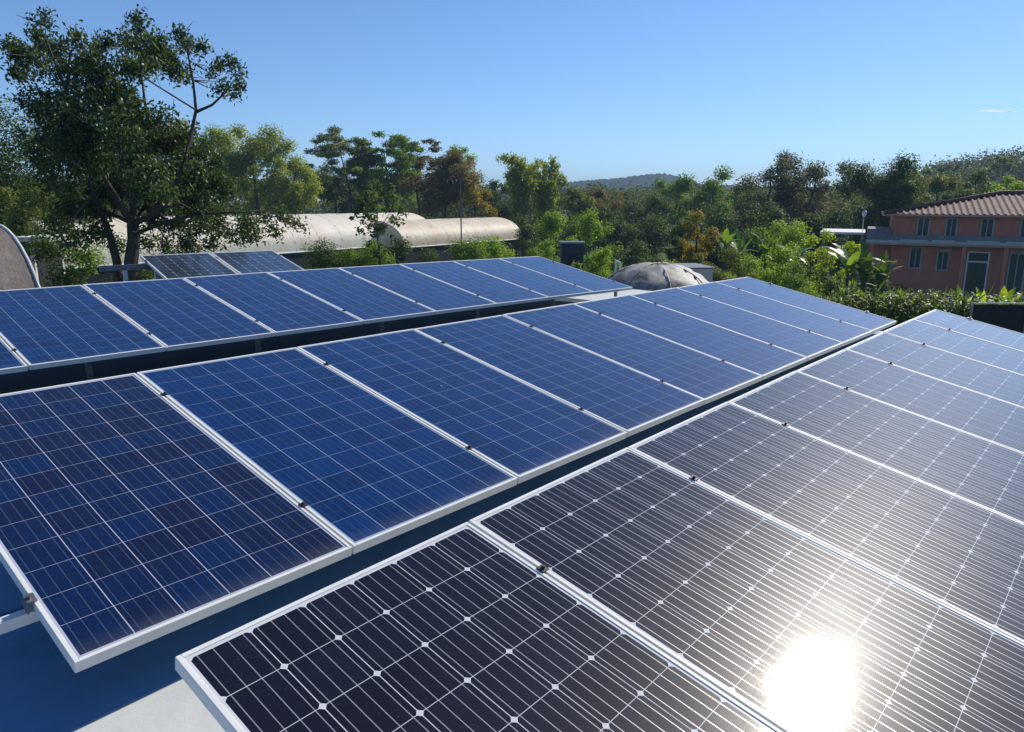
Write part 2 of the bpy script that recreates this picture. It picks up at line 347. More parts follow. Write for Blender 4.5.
# ------------------------------------------------------------------ foliage kit
def leaves_mesh(name, C, Nn, L, Wd, mat, fold=.25, droop=None, seed=0):
    rng = np.random.default_rng(seed); n = len(C)
    Nn = Nn / (np.linalg.norm(Nn, axis=1, keepdims=True) + 1e-9)
    t = rng.normal(size=(n, 3))
    if droop is not None: t = t * .45 + np.asarray(droop)
    t -= Nn * (t * Nn).sum(1, keepdims=True); t /= np.linalg.norm(t, axis=1, keepdims=True) + 1e-9
    b = np.cross(Nn, t); L = np.broadcast_to(L, n)[:, None] * rng.uniform(.7, 1.25, (n, 1)); Wd = np.broadcast_to(Wd, n)[:, None] * rng.uniform(.75, 1.2, (n, 1))
    V = np.empty((n, 4, 3)); V[:, 0] = C - t * L * .5; V[:, 2] = C + t * L * .5 - Nn * L * .15
    V[:, 1] = C + b * Wd * .5 + Nn * Wd * fold - t * L * .06; V[:, 3] = C - b * Wd * .5 + Nn * Wd * fold - t * L * .06
    return quads_mesh(name, V, mat)
def quads_mesh(name, V, mat):
    n = len(V); me = bpy.data.meshes.new(name); me.vertices.add(n * 4); me.vertices.foreach_set('co', V.reshape(-1).astype(np.float32))
    me.loops.add(n * 4); me.loops.foreach_set('vertex_index', np.arange(n * 4, dtype=np.int32))
    me.polygons.add(n); me.polygons.foreach_set('loop_start', np.arange(0, n * 4, 4, dtype=np.int32)); me.polygons.foreach_set('loop_total', np.full(n, 4, dtype=np.int32))
    me.update(calc_edges=True); me.materials.append(mat); return me
def clump_leaves(clumps, n_total, rng, up=.7, rnd=.8):
    w = np.array([c[3] ** 2 for c in clumps]); w = w / w.sum(); idx = rng.choice(len(clumps), n_total, p=w)
    A = np.array([c[:3] for c in clumps])[idx]; Rr = np.array([c[3] for c in clumps])[idx]; fl = np.array([c[4] if len(c) > 4 else .8 for c in clumps])[idx]
    d = rng.normal(size=(n_total, 3)); d /= np.linalg.norm(d, axis=1, keepdims=True); u = rng.random(n_total) ** .45 * (1 + .18 * rng.normal(size=n_total))
    P = d * (Rr * u)[:, None]; P[:, 2] *= fl
    Nn = d * .5 + rng.normal(size=(n_total, 3)) * rnd * .6 + np.array([0, 0, up])
    return A + P, Nn
def limbs(mb, trunk, rad, clumps, rng, twig=.35, share=1.0):
    mb.tube(trunk, rad, 9); T = [Vector(p) for p in trunk]; m = len(T)
    for c in clumps:
        if rng.random() > share: continue
        c3 = Vector(c[:3]); cand = [(i, (c3 - T[i]).length + (4 if T[i].z > c3.z else 0)) for i in range(max(1, m // 3), m)]
        i = min(cand, key=lambda k: k[1])[0]; a = T[i]; r0 = max(.012, rad[i] * twig); mid = a.lerp(c3, .5) + Vector((0, 0, -.08 * (c3 - a).length)) + Vector(rng.normal(size=3)) * .05 * (c3 - a).length
        mb.tube([a, a.lerp(mid, .6), mid.lerp(c3, .5), c3], [r0, r0 * .75, r0 * .5, r0 * .2], 6, False)
M['bark'] = mottled('grey_bark', [(.3, (.045, .038, .030)), (.7, (.12, .105, .085))], 5, .9, .8, 0, 8, (1, 1, .25), .2, .03)
M['pale_bark'] = mottled('pale_bark', [(.3, (.12, .11, .10)), (.7, (.26, .24, .21))], 5, .9, .6, 0, 8, (1, 1, .25), .2, .03)
G_ = {
 'deep': leafmat('leaf_deep', [(0.0344, 0.0706, 0.0182), (0.0552, 0.1042, 0.0242), (0.0775, 0.1344, 0.0303), (0.1122, 0.1680, 0.0377)], .28, None, .6, .18),
 'big': leafmat('leaf_big_tree', [(0.0270, 0.0540, 0.0270), (0.0426, 0.0812, 0.0336), (0.0678, 0.1159, 0.0405), (0.1159, 0.1644, 0.0496)], .28, None, .5, .4),
 'mid': leafmat('leaf_mid', [(0.0774, 0.1641, 0.0210), (0.1108, 0.2226, 0.0280), (0.1660, 0.2812, 0.0350), (0.2214, 0.3047, 0.0490)], .36, None, .6, .2),
 'bright': leafmat('leaf_bright', [(0.1124, 0.2227, 0.0183), (0.1634, 0.3037, 0.0243), (0.2245, 0.3644, 0.0304), (0.2859, 0.3847, 0.0365)], .45, None, .55, .25),
 'lime': leafmat('leaf_lime', [(0.1808, 0.3050, 0.0156), (0.2795, 0.3947, 0.0182), (0.3618, 0.4664, 0.0260), (0.1973, 0.3050, 0.0260)], .5, None, .5, .25),
 'gold': leafmat('leaf_gold', [(0.0924, 0.1173, 0.0180), (0.2640, 0.2208, 0.0240), (0.3696, 0.2760, 0.0240), (0.1320, 0.1380, 0.0240)], .38, None, .6, .2),
 'olive': leafmat('leaf_olive', [(0.0901, 0.1287, 0.0286), (0.1351, 0.1716, 0.0455), (0.1952, 0.2231, 0.0650), (0.1051, 0.1544, 0.0325)], .36, None, .6, .2),
 'rust': leafmat('leaf_rust', [(0.1050, 0.1006, 0.0375), (0.1706, 0.1294, 0.0562), (0.2100, 0.1365, 0.0625), (0.0919, 0.1150, 0.0375)], .35, None, .6, .15),
 'grey': leafmat('leaf_greybrown', [(0.0858, 0.0972, 0.0501), (0.1358, 0.1346, 0.0786), (0.1573, 0.1495, 0.0930), (0.0715, 0.1046, 0.0358)], .3, None, .65, .15),
 'bamboo': leafmat('leaf_bamboo', [(0.1711, 0.2412, 0.0321), (0.2352, 0.3039, 0.0428), (0.2994, 0.3563, 0.0588), (0.1925, 0.2515, 0.0321)], .42, None, .55, .2),
 'banana': leafmat('leaf_banana', [(0.0875, 0.1869, 0.0312), (0.1250, 0.2300, 0.0438), (0.1750, 0.2875, 0.0625)], .42, None, .35, .45),
}
G_['wood'] = leafmat('leaf_far_wood', [(.05, .075, .028), (.075, .105, .036), (.105, .125, .045), (.09, .09, .04)], .35, None, .7, .1)
def crown_clumps(rng, W_, H_, z0, n, flat=.8, r=.30, depth=None, shape='round'):
    out = []; a = W_ / 2; b = (depth or W_) / 2; c = H_ / 2
    while len(out) < n:
        d = rng.normal(size=3); d /= np.linalg.norm(d); k = rng.uniform(.35, .86)
        rr = r * min(a, c * 1.25) * rng.uniform(.65, 1.35)
        p = np.array([d[0] * (a - rr * .6) * k / .86, d[1] * (b - rr * .6) * k / .86, z0 + c + d[2] * (c - rr * .6 * flat) * k / .86])
        if shape == 'cone': s = 1.15 - (p[2] - z0) / H_; p[0] *= s; p[1] *= s
        if shape == 'dome' and p[2] < z0 + c * .5: p[2] = z0 + c * .5 + (z0 + c * .5 - p[2]) * .4
        out.append((p[0], p[1], p[2], rr, flat))
    q = np.array(out); z_hi = (q[:, 2] + q[:, 3] * flat * .9).max(); z_lo = (q[:, 2] - q[:, 3] * flat * .9).min(); q[:, 2] = z0 + (q[:, 2] - z_lo) * H_ / (z_hi - z_lo)
    for k in (0, 1): ext = np.abs(q[:, k]).max() + q[:, 3].mean() * .9; q[:, k] *= min(1.6, ((W_ if k == 0 else (depth or W_)) / 2) / ext)
    return [tuple(r_) for r_ in q]
def tree(name, label, cat, px, D, top, wpx, leaf, base=None, bottom=None, n=16, flat=.8, shape='round', dens=1.0, group=None, lsize=None, seed=0, trunk_mat='bark', r=.30, trunk_k=1.0, layers=0, lean=0.0, airy=1.0):
    rng = np.random.default_rng(seed + int(px * 7)); z = GZ if base is None else base
    p = spot(px, D, z); H = height(px, top, D) - z; Wd = wpx * D / F_PX
    zb = H * .32 if bottom is None else height(px, bottom, D) - z
    o = empty(name, tuple(p)); tag(o, label, cat, group)
    if layers:
        cl = []
        for L_ in range(layers):
            t = L_ / max(1, layers - 1); zz = zb + (H - zb) * (.05 + .92 * t); rad = Wd / 2 * (1 - .12 * t if L_ else .55)
            for k in range(int(n / layers)):
                g = rng.uniform(0, 6.28); q = rad * math.sqrt(rng.random()) * .92; cl.append((q * math.cos(g), q * math.sin(g), zz + rng.normal() * .7, Wd * .085 * rng.uniform(.5, 1.5), .45))
    else: cl = crown_clumps(rng, Wd, H - zb, zb, n, flat, r * airy, None, shape)
    ls = lsize or max(.17, 2.3 * D / F_PX)
    area = sum(c[3] ** 2 for c in cl) * 12.57
    N = int(min(16000, max(500, dens * 1.15 * area / (ls * ls * .5))))
    C, Nn = clump_leaves(cl, N, rng)
    link('crown', leaves_mesh('crown', C, Nn, ls, ls * .55, G_[leaf], seed=seed), None, o)
    tr = max(.04, H * .018) * trunk_k; mb = MB(); ht = zb + (H - zb) * .75
    path = [(rng.normal() * .03 * H * s + lean * H * s, rng.normal() * .02 * H * s, ht * s) for s in (0, .2, .4, .6, .8, 1)]
    limbs(mb, path, [tr * 1.25, tr, tr * .9, tr * .7, tr * .5, tr * .25], cl, rng)
    mb.build('trunk', M[trunk_mat], o, True); return o
def shrub(name, label, px, D, top, wpx, leaf, bottom=None, n=12, seed=0, cat='shrub', group=None, dens=1.0, lsize=None, shape='dome'):
    rng = np.random.default_rng(seed + int(px * 3)); p = spot(px, D); H = height(px, top, D) - GZ; Wd = wpx * D / F_PX
    o = empty(name, tuple(p)); tag(o, label, cat, group)
    zb = .05 if bottom is None else max(.05, height(px, bottom, D) - GZ)
    cl = crown_clumps(rng, Wd, H - zb, zb, n, .85, .36, Wd * .9, shape); ls = lsize or max(.14, 2.4 * D / F_PX)
    area = sum(c[3] ** 2 for c in cl) * 12.57; N = int(min(11000, max(300, dens * 1.1 * area / (ls * ls * .5))))
    C, Nn = clump_leaves(cl, N, rng); C[:, 2] = np.maximum(C[:, 2], .03)
    link('foliage', leaves_mesh('foliage', C, Nn, ls, ls * .5, G_[leaf], seed=seed), None, o)
    mb = MB()
    for c in cl[:7]: mb.tube([(c[0] * .15, c[1] * .15, 0), (c[0] * .6, c[1] * .6, c[2] * .5), (c[0], c[1], c[2])], [.035, .025, .01], 5, False)
    mb.build('stem', M['bark'], o); return o
def blades(mb_list, base, az, el, L, Wd, droop, seg=6):
    b = Vector(base); d = Vector((math.cos(az) * math.cos(el), math.sin(az) * math.cos(el), math.sin(el))); side = Vector((-math.sin(az), math.cos(az), 0))
    pts = []; p = b.copy()
    for i in range(seg + 1):
        t = i / seg; pts.append((p.copy(), Wd * (math.sin(math.pi * min(1, .12 + t * .88)) ** .7) + .004)); d = (d + Vector((0, 0, -droop / seg))).normalized(); p = p + d * (L / seg)
    up = side.cross(d)
    for (a, wa), (c, wc) in zip(pts[:-1], pts[1:]):
        for s in (-1, 1):
            q = [a, c, c + side * s * wc * .5 + Vector((0, 0, .10 * wc)), a + side * s * wa * .5 + Vector((0, 0, .10 * wa))]
            mb_list.append([tuple(v) for v in (q if s > 0 else q[::-1])])
def blade_plant(name, label, px, D, top, n, L, Wd, droop, leaf, cat='plant', seed=0, group=None, stem=.5, off=(0, 0)):
    rng = random.Random(seed + int(px)); p = spot(px, D); H = height(px, top, D) - GZ; o = empty(name, (p[0] + off[0], p[1] + off[1], GZ)); tag(o, label, cat, group)
    Q = []; sh = max(.1, H - L * stem)
    for i in range(n): blades(Q, (rng.uniform(-.08, .08), rng.uniform(-.08, .08), sh * rng.uniform(.8, 1)), rng.uniform(0, 6.28), R(rng.uniform(35, 82)), L * rng.uniform(.75, 1.1), Wd * rng.uniform(.8, 1.15), droop * rng.uniform(.6, 1.4))
    link('leaf_crown', quads_mesh('leaf_crown', np.array(Q), G_[leaf]), None, o)
    MB().tube([(0, 0, 0), (.02, 0, sh * .5), (0, .02, sh)], [.12, .10, .07] if H > 1.6 else [.05, .04, .03], 7).build('stem', M['bark'], o, True); return o

# ------------------------------------------------------------------ the big tree on the left, limb by limb
def big_tree():
    rng = np.random.default_rng(11); D0 = 21.0; base = spot(131, D0); o = empty('broadleaf_tree', tuple(base))
    tag(o, 'tall dark broadleaf tree with ragged crown rising behind the panels', 'tree')
    def P(px, py, dd=0.0): return at(px, py, D0 + dd) - base
    cl2 = [(45,22,9),(41,38,12),(48,50,14),(22,50,10),(12,48,6),(33,62,14),(66,72,18),(18,72,9),(60,50,12),(80,42,10),(92,50,12),(105,43,9),(88,66,16),(102,78,18),(80,105,22),(45,108,20),(100,105,20),(138,18,7),(134,32,12),(128,45,11),(146,48,12),(158,45,9),(150,60,13),(168,58,12),(132,66,13),(176,70,9),(120,92,16),(130,110,17),(182,33,6),(184,44,7),(193,40,5),(190,55,7),(203,48,5),(214,74,6),(222,66,8),(231,62,6),(236,74,6),(228,82,6),(238,88,7),(232,97,5),(222,90,6),(188,76,6),(207,72,4),(166,120,14),(60,130,24),(90,132,24),(118,132,20),(140,130,18),(50,152,20),(80,158,24),(110,160,22),(136,158,22),(160,145,20),(182,140,18),(196,150,16),(60,178,20),(90,186,22),(116,190,18),(150,182,22),(176,172,22),(198,178,18),(212,165,14),(222,186,14),(70,204,16),(96,212,16),(66,225,13),(98,232,13),(80,240,14),(168,204,20),(190,202,18),(208,206,16),(152,222,10),(176,222,14),(196,226,16),(218,222,14),(238,212,11),(250,222,10),(266,218,8),(282,216,8),(294,221,6),(276,228,7),(236,236,12),(214,242,12),(190,243,12),(168,244,9),(150,240,8),(258,236,8),(300,226,4)]
    cl = []; 
    for (x, y, r) in cl2:
        q = P(x, y, rng.normal() * (.8 if x > 180 and y < 125 else 1.5)); cl.append((q[0], q[1], q[2], r * D0 / F_PX * .93, .9))
    C, Nn = clump_leaves(cl, 42000, rng, .3, 1.0)
    # twig-scale grouping: pull leaves towards small sub-clusters so gaps stay open
    sub = C[rng.choice(len(C), 1900)]; 
    ci = rng.integers(0, len(sub), len(C)); C = sub[ci] + rng.normal(size=C.shape) * .095
    link('crown', leaves_mesh('crown', C, Nn, rng.uniform(.075, .15, len(C)), .052, G_['big'], .2, (0, 0, -.35), 4), None, o)
    mb = MB(); fk = P(133, 224)
    tr = [(0, 0, 0), P(134, 330), P(131, 262), P(134, 240), fk]; mb.tube(tr, [.26, .21, .165, .15, .145], 12)
    L = {'a': [fk, P(120, 205, -.4), P(105, 180, -.6), P(88, 140, -.8), P(66, 90, -.6), P(46, 40, -.4)], 'b': [fk, P(133, 195, .2), P(122, 160, .3), P(112, 120, .5), P(96, 70, .7)], 'c': [fk, P(146, 205, .2), P(152, 165, .1), P(146, 110, .2), P(138, 50, .1)],
         'd': [fk, P(158, 212, -.5), P(178, 180, -.8), P(190, 140, -.9), P(196, 110, -.9), P(193, 80, -.8), P(186, 45, -.8)], 'e': [P(196, 112, -.9), P(212, 105, -1), P(226, 92, -1), P(236, 78, -1)], 'f': [P(140, 232), P(165, 222, -.8), P(200, 214, -1.2), P(240, 212, -1.5), P(285, 218, -1.8)],
         'g': [fk, P(112, 214, .5), P(88, 208, .9), P(66, 200, 1)]}
    RD = {'a': .10, 'b': .085, 'c': .09, 'd': .08, 'e': .04, 'f': .055, 'g': .06}
    nodes = []
    for k, pts in L.items():
        n = len(pts); rr = [RD[k] * (1 - .8 * i / (n - 1)) for i in range(n)]; mb.tube(pts, rr, 8, False); nodes += [(Vector(p), r) for p, r in zip(pts, rr)][1:]
    for c in cl:
        c3 = Vector(c[:3]); a, r = min(nodes, key=lambda q: (q[0] - c3).length); ln = (c3 - a).length
        if ln < .1: continue
        m1 = a.lerp(c3, .5) + Vector(rng.normal(size=3)) * .08 * ln; r0 = min(r * .6, .03); mb.tube([a, m1, c3], [r0, r0 * .7, .006], 6, False)
        for _ in range(6):
            e = c3 + Vector(rng.normal(size=3)) * c[3] * .8; mb.tube([m1.lerp(c3, .5), e], [.012, .005], 4, False)
    mb.build('trunk', M['bark'], o, True)
    # second leaning stem
    s = MB().tube([P(126, 400, .3), P(120, 300, .3), P(117, 262, .3), P(110, 236, .3), P(98, 205, .3), P(90, 180, .3)], [.13, .12, .105, .085, .05, .025], 9); s.build('side_trunk', M['bark'], o, True)
    st = MB().tube([P(137, 292, -.6), P(139, 262, -.6), P(134, 240, -.4)], [.03, .028, .02], 6)
big_tree()

# ------------------------------------------------------------------ greenhouses, sheds, dome
def skinmat(name, base, stain, scale, trans, th=(.45, .62)):
    m, nt, b = newmat(name); N = NB(nt); f = noise(nt, scale, 8, .7, 'Object', (1, 1, .35)); g = noise(nt, scale * .3, 5, .6)
    k = N.m('MULTIPLY', f, N.m('ADD', g, .35)); c = ramp(nt, k, [(th[0] - .1, base), (th[0], tuple(.75 * a + .25 * s for a, s in zip(base, stain))), (th[1], stain)])
    nt.links.new(c, b.inputs['Base Color']); b.inputs['Roughness'].default_value = .6; bump(nt, b, noise(nt, scale * 2.2, 3), .35, .08)
    t = nt.nodes.new('ShaderNodeBsdfTranslucent'); nt.links.new(c, t.inputs[0]); mx = nt.nodes.new('ShaderNodeMixShader'); mx.inputs[0].default_value = trans
    nt.links.new(b.outputs[0], mx.inputs[1]); nt.links.new(t.outputs[0], mx.inputs[2]); nt.links.new(mx.outputs[0], nt.nodes['Material Output'].inputs[0]); return m
M['film'] = skinmat('greenhouse_film', (.93, .86, .72), (.70, .56, .38), .5, .22, (.48, .80))
M['film_tan'] = skinmat('greenhouse_film_tan', (.93, .84, .68), (.58, .43, .27), .5, .22, (.36, .66))
M['film_end'] = skinmat('greenhouse_end_film', (.86, .84, .76), (.6, .55, .45), .8, .45)
M['dark_net'] = mottled('dark_shade_net', [(.3, (.010, .014, .018)), (.7, (.022, .028, .034))], 4, .9, .3)
M['navy'] = mottled('navy_sheet', [(.3, (.012, .02, .045)), (.7, (.02, .03, .06))], 3, .6, .2)
def vault(name, label, A, B, span_w, eave, rise, mat, endmat, hoops, sag=.02):
    A, B = np.array(A[:2]), np.array(B[:2]); ax = B - A; L = np.linalg.norm(ax); ax /= L; nx = np.array([-ax[1], ax[0]]); A = A + nx * span_w / 2
    o = empty(name, (A[0], A[1], GZ)); tag(o, label, 'greenhouse', 'barrel vaulted greenhouses beyond the trees'); n = hoops * 2; P = []
    def pt(s, t, k=1.0): g = math.pi * t; q = ax * s + nx * (-span_w / 2 * math.cos(g) * k); return (q[0], q[1], eave + rise * (math.sin(g) ** .85) * k)
    for i in range(n + 1): P.append([pt(L * i / n, j / 20, 1.0 if i % 2 == 0 else 1 - sag / rise) for j in range(21)])
    MB().grid(P).build('roof_film', mat, o, True)
    for s in (0, L):
        e = MB(); e.poly([pt(s, j / 20, .995) for j in range(21)]); e.build('end_wall', endmat, o)
    h = MB()
    for i in range(hoops + 1): h.tube([pt(L * i / hoops, j / 14, 1.0) for j in range(15)], .022, 5, False)
    h.build('hoops', M['render_wall'], o)
    for sd_ in (-1, 1):
        g = MB(); q = [nx * sd_ * span_w / 2 + ax * s for s in (0, L)]; g.tube([(q[0][0], q[0][1], eave), (q[1][0], q[1][1], eave)], .07, 6); g.build('gutter', M['alu'], o)
        w = MB(); q2 = [nx * sd_ * (span_w / 2 - .05) + ax * s for s in (.1, L - .1)]
        w.grid([[(q2[0][0], q2[0][1], .0), (q2[0][0], q2[0][1], eave - .08)], [(q2[1][0], q2[1][1], 0), (q2[1][0], q2[1][1], eave - .08)]]); w.build('side_net', M['dark_net'], o)
    return o
vault('greenhouse', 'long cream plastic vaulted greenhouse behind the big dark tree', spot(52, 57), spot(436, 83), 9.0, 3.0, 3.2, M['film'], M['film_end'], 14)
vault('greenhouse', 'tan stained plastic vaulted greenhouse right of the slim pole', spot(403, 75), spot(522, 93), 8.0, 2.9, 2.6, M['film_tan'], M['film_end'], 6)
# brown tunnel at the left edge
M['brown_film'] = skinmat('weathered_brown_film', (.30, .25, .21), (.15, .12, .10), 1.6, .1, (.3, .6))
def tunnel():
    e = spot(38, 27); az = R(6); d = np.array([math.cos(az), math.sin(az)]); n_ = np.array([-d[1], d[0]]); wd = 3.3; c = e[:2] + n_ * wd
    o = empty('tunnel_shed', (c[0], c[1], GZ)); tag(o, 'weathered brown tunnel shed with white edge hoop at the left edge', 'shed'); hz = height(0, 225, 29.5) - GZ
    def pt(s, t, k=1.0): g = math.pi * t; q = d * s - n_ * (wd * math.cos(g)) * k; return (q[0], q[1], max(0, hz * k * math.sin(g) ** .75))
    MB().grid([[pt(-s * .9, j / 24, 1 - .012 * (s % 2)) for j in range(25)] for s in range(13)]).build('cover', M['brown_film'], o, True)
    MB().poly([pt(-.03, j / 24, .99) for j in range(25)]).build('end_wall', M['brown_film'], o)
    MB().tube([pt(.02, j / 24) for j in range(25)], .05, 6, False).build('edge_hoop', M['alu'], o)
tunnel()
def canopy():
    a = spot(40, 34); o = empty('canopy_frame', tuple(a)); tag(o, 'small white post and beam frame beside the brown tunnel shed', 'canopy'); h = height(40, 238, 34) - GZ
    MB().box((0, 0, h), (2.2, 1.4, .16), .8).build('roof_sheet', M['render_wall'], o)
    for sx in (-1, 1):
        MB().box((sx * .7, sx * .72, (h - .08) / 2), (.12, .12, h - .08), .8).build('post', M['render_wall'], o)
    MB().box((.1, .1, h * .55), (1.9, .05, h * .75), .8).build('screen', M['dark_net'], o)
canopy()
# stained fabric dome
M['dome'] = skinmat('stained_dome_cloth', (.54, .51, .46), (.10, .085, .075), .9, .05, (.33, .50))
def dome():
    D = 34; p = spot(660, D); o = empty('covered_dome', tuple(p)); tag(o, 'low grey stained cloth dome between two panel row ends', 'dome'); H = height(660, 263.5, D) - GZ; a = 56 * D / F_PX * 1.12; rng = random.Random(4)
    P = []
    for i in range(15):
        t = i / 14; r = a * math.sin(t * math.pi / 2) ** .9; z = H - 2.1 * (1 - math.cos(t * math.pi / 2)) - (H - 2.1) * max(0, (t - .93) / .07)
        P.append([(r * math.cos(g) + rng.uniform(-.05, .05), r * math.sin(g) + rng.uniform(-.05, .05), max(0, z) + (rng.uniform(-.07, .07) if 0 < i < 13 else 0)) for g in [2 * math.pi * j / 32 for j in range(32)]])
        P[-1].append(P[-1][0])
    MB().grid(P).build('cloth', M['dome'], o, True)
    for k in range(8):
        g = 2 * math.pi * k / 8; MB().tube([(a * math.sin(t * math.pi / 2) ** .9 * math.cos(g) * 1.005, a * math.sin(t * math.pi / 2) ** .9 * math.sin(g) * 1.005, H + .02 - 2.1 * (1 - math.cos(t * math.pi / 2))) for t in [i / 10 for i in range(11)]], .025, 5, False).build('rib', M['dome'], o)
    # box vent behind the dome crown
    dn = np.array([RC[2][0], RC[2][1]]); q = dn * 3.4
    c = empty('concrete_tank', (p[0] + q[0] + 1.6, p[1] + q[1] - 1.6, GZ)); tag(c, 'grey box shaped water tank just behind the stained dome', 'tank'); h2 = height(690, 268, D + 3) - GZ
    MB().box((0, 0, h2 / 2), (2.4, 1.6, h2), .85).build('tank_body', M['render_wall'], c); MB().box((0, 0, h2 + .03), (2.6, 1.8, .06), .85).build('lid', M['steel'], c)
    s = spot(621, 37); f = empty('pipe_frame', tuple(s)); tag(f, 'thin pale pipe frame at the left side of the stained dome', 'frame'); h3 = height(621, 262, 37) - GZ
    for x, y in ((-.5, -.4), (.5, .5)): MB().tube([(x, y, 0), (x, y, h3)], .05, 7).build('post', M['alu'], f)
    MB().tube([(-.5, -.4, h3), (.5, .5, h3)], .05, 7).build('top_rail', M['alu'], f)
dome()
def hut():
    p = spot(573, 60); o = empty('garden_hut', tuple(p)); tag(o, 'small dark hut with flat pale roof beyond the back row', 'hut'); h = height(573, 243, 60) - GZ; w = 1.75; rz = -.85
    MB().box((0, 0, h / 2), (w, 1.6, h), rz).build('wall', M['navy'], o); MB().box((0, 0, h + .06), (w + .25, 1.9, .12), rz).build('roof', M['steel'], o)
    f = np.array([-RC[2][0], -RC[2][1]]); f /= np.linalg.norm(f); MB().box((f[0] * .84, f[1] * .84, h * .42), (.7, .05, h * .8), rz).build('door', M['dark_net'], o)
hut()
def pole(name, label, px, D, top, r, lamp=False):
    p = spot(px, D); o = empty(name, tuple(p)); tag(o, label, 'pole' if not lamp else 'lamp post'); h = height(px, top, D) - GZ
    MB().tube([(0, 0, 0), (-.02, 0, h * .5), (-.08, 0, h)], [r, r * .9, r * .7], 7).build('pole', M['pale_bark'] if not lamp else M['alu'], o)
    if lamp: MB().tube([(0, 0, h - .05), (0, 0, h + .1), (0, 0, h + .3), (0, 0, h + .42)], [.06, .17, .17, .04], 10).build('lamp_head', M['backsheet'], o)
    else: MB().box((-.08, 0, h - .15), (.5, .06, .06), .8).build('crossbar', M['pale_bark'], o)
pole('utility_pole', 'slim pale pole standing in front of the tan greenhouse', 461, 70, 150, .07)
pole('lamp_post', 'thin lamp post with white head left of the red house', 866, 62, 216, .04, True)

# ------------------------------------------------------------------ the red house
M['red_wall'] = mottled('terracotta_render', [(.25, (.46, .15, .10)), (.5, (.56, .20, .135)), (.75, (.62, .24, .165))], 1.2, .9, .25)
M['trim'] = mottled('grey_trim', [(.3, (.42, .42, .42)), (.7, (.52, .52, .52))], 3, .8, .15)
M['trim_dark'] = mottled('window_frame_grey', [(.3, (.30, .32, .34)), (.7, (.40, .42, .44))], 3, .8, .15)
M['door_frame'] = mottled('white_door_frame', [(.3, (.66, .68, .70)), (.7, (.76, .78, .80))], 3, .7, .1)
M['pink_trim'] = mottled('pink_trim', [(.3, (.42, .25, .22)), (.7, (.50, .32, .28))], 3, .8, .15)
M['wglass'] = mottled('window_glass', [(.3, (.02, .05, .055)), (.7, (.03, .075, .08))], .6, .08, 0, 0, 3, None, .6)
M['parapet'] = mottled('bluegrey_parapet', [(.3, (.16, .15, .17)), (.7, (.22, .21, .23))], 2, .8, .2)
M['tile'] = mottled('roof_tile', [(.3, (.085, .036, .028)), (.5, (.14, .066, .052)), (.75, (.21, .115, .092))], 2.5, .8, .3)
M['barrel'] = mottled('blue_plastic', [(.3, (.012, .03, .16)), (.7, (.02, .045, .22))], 4, .35, 0)
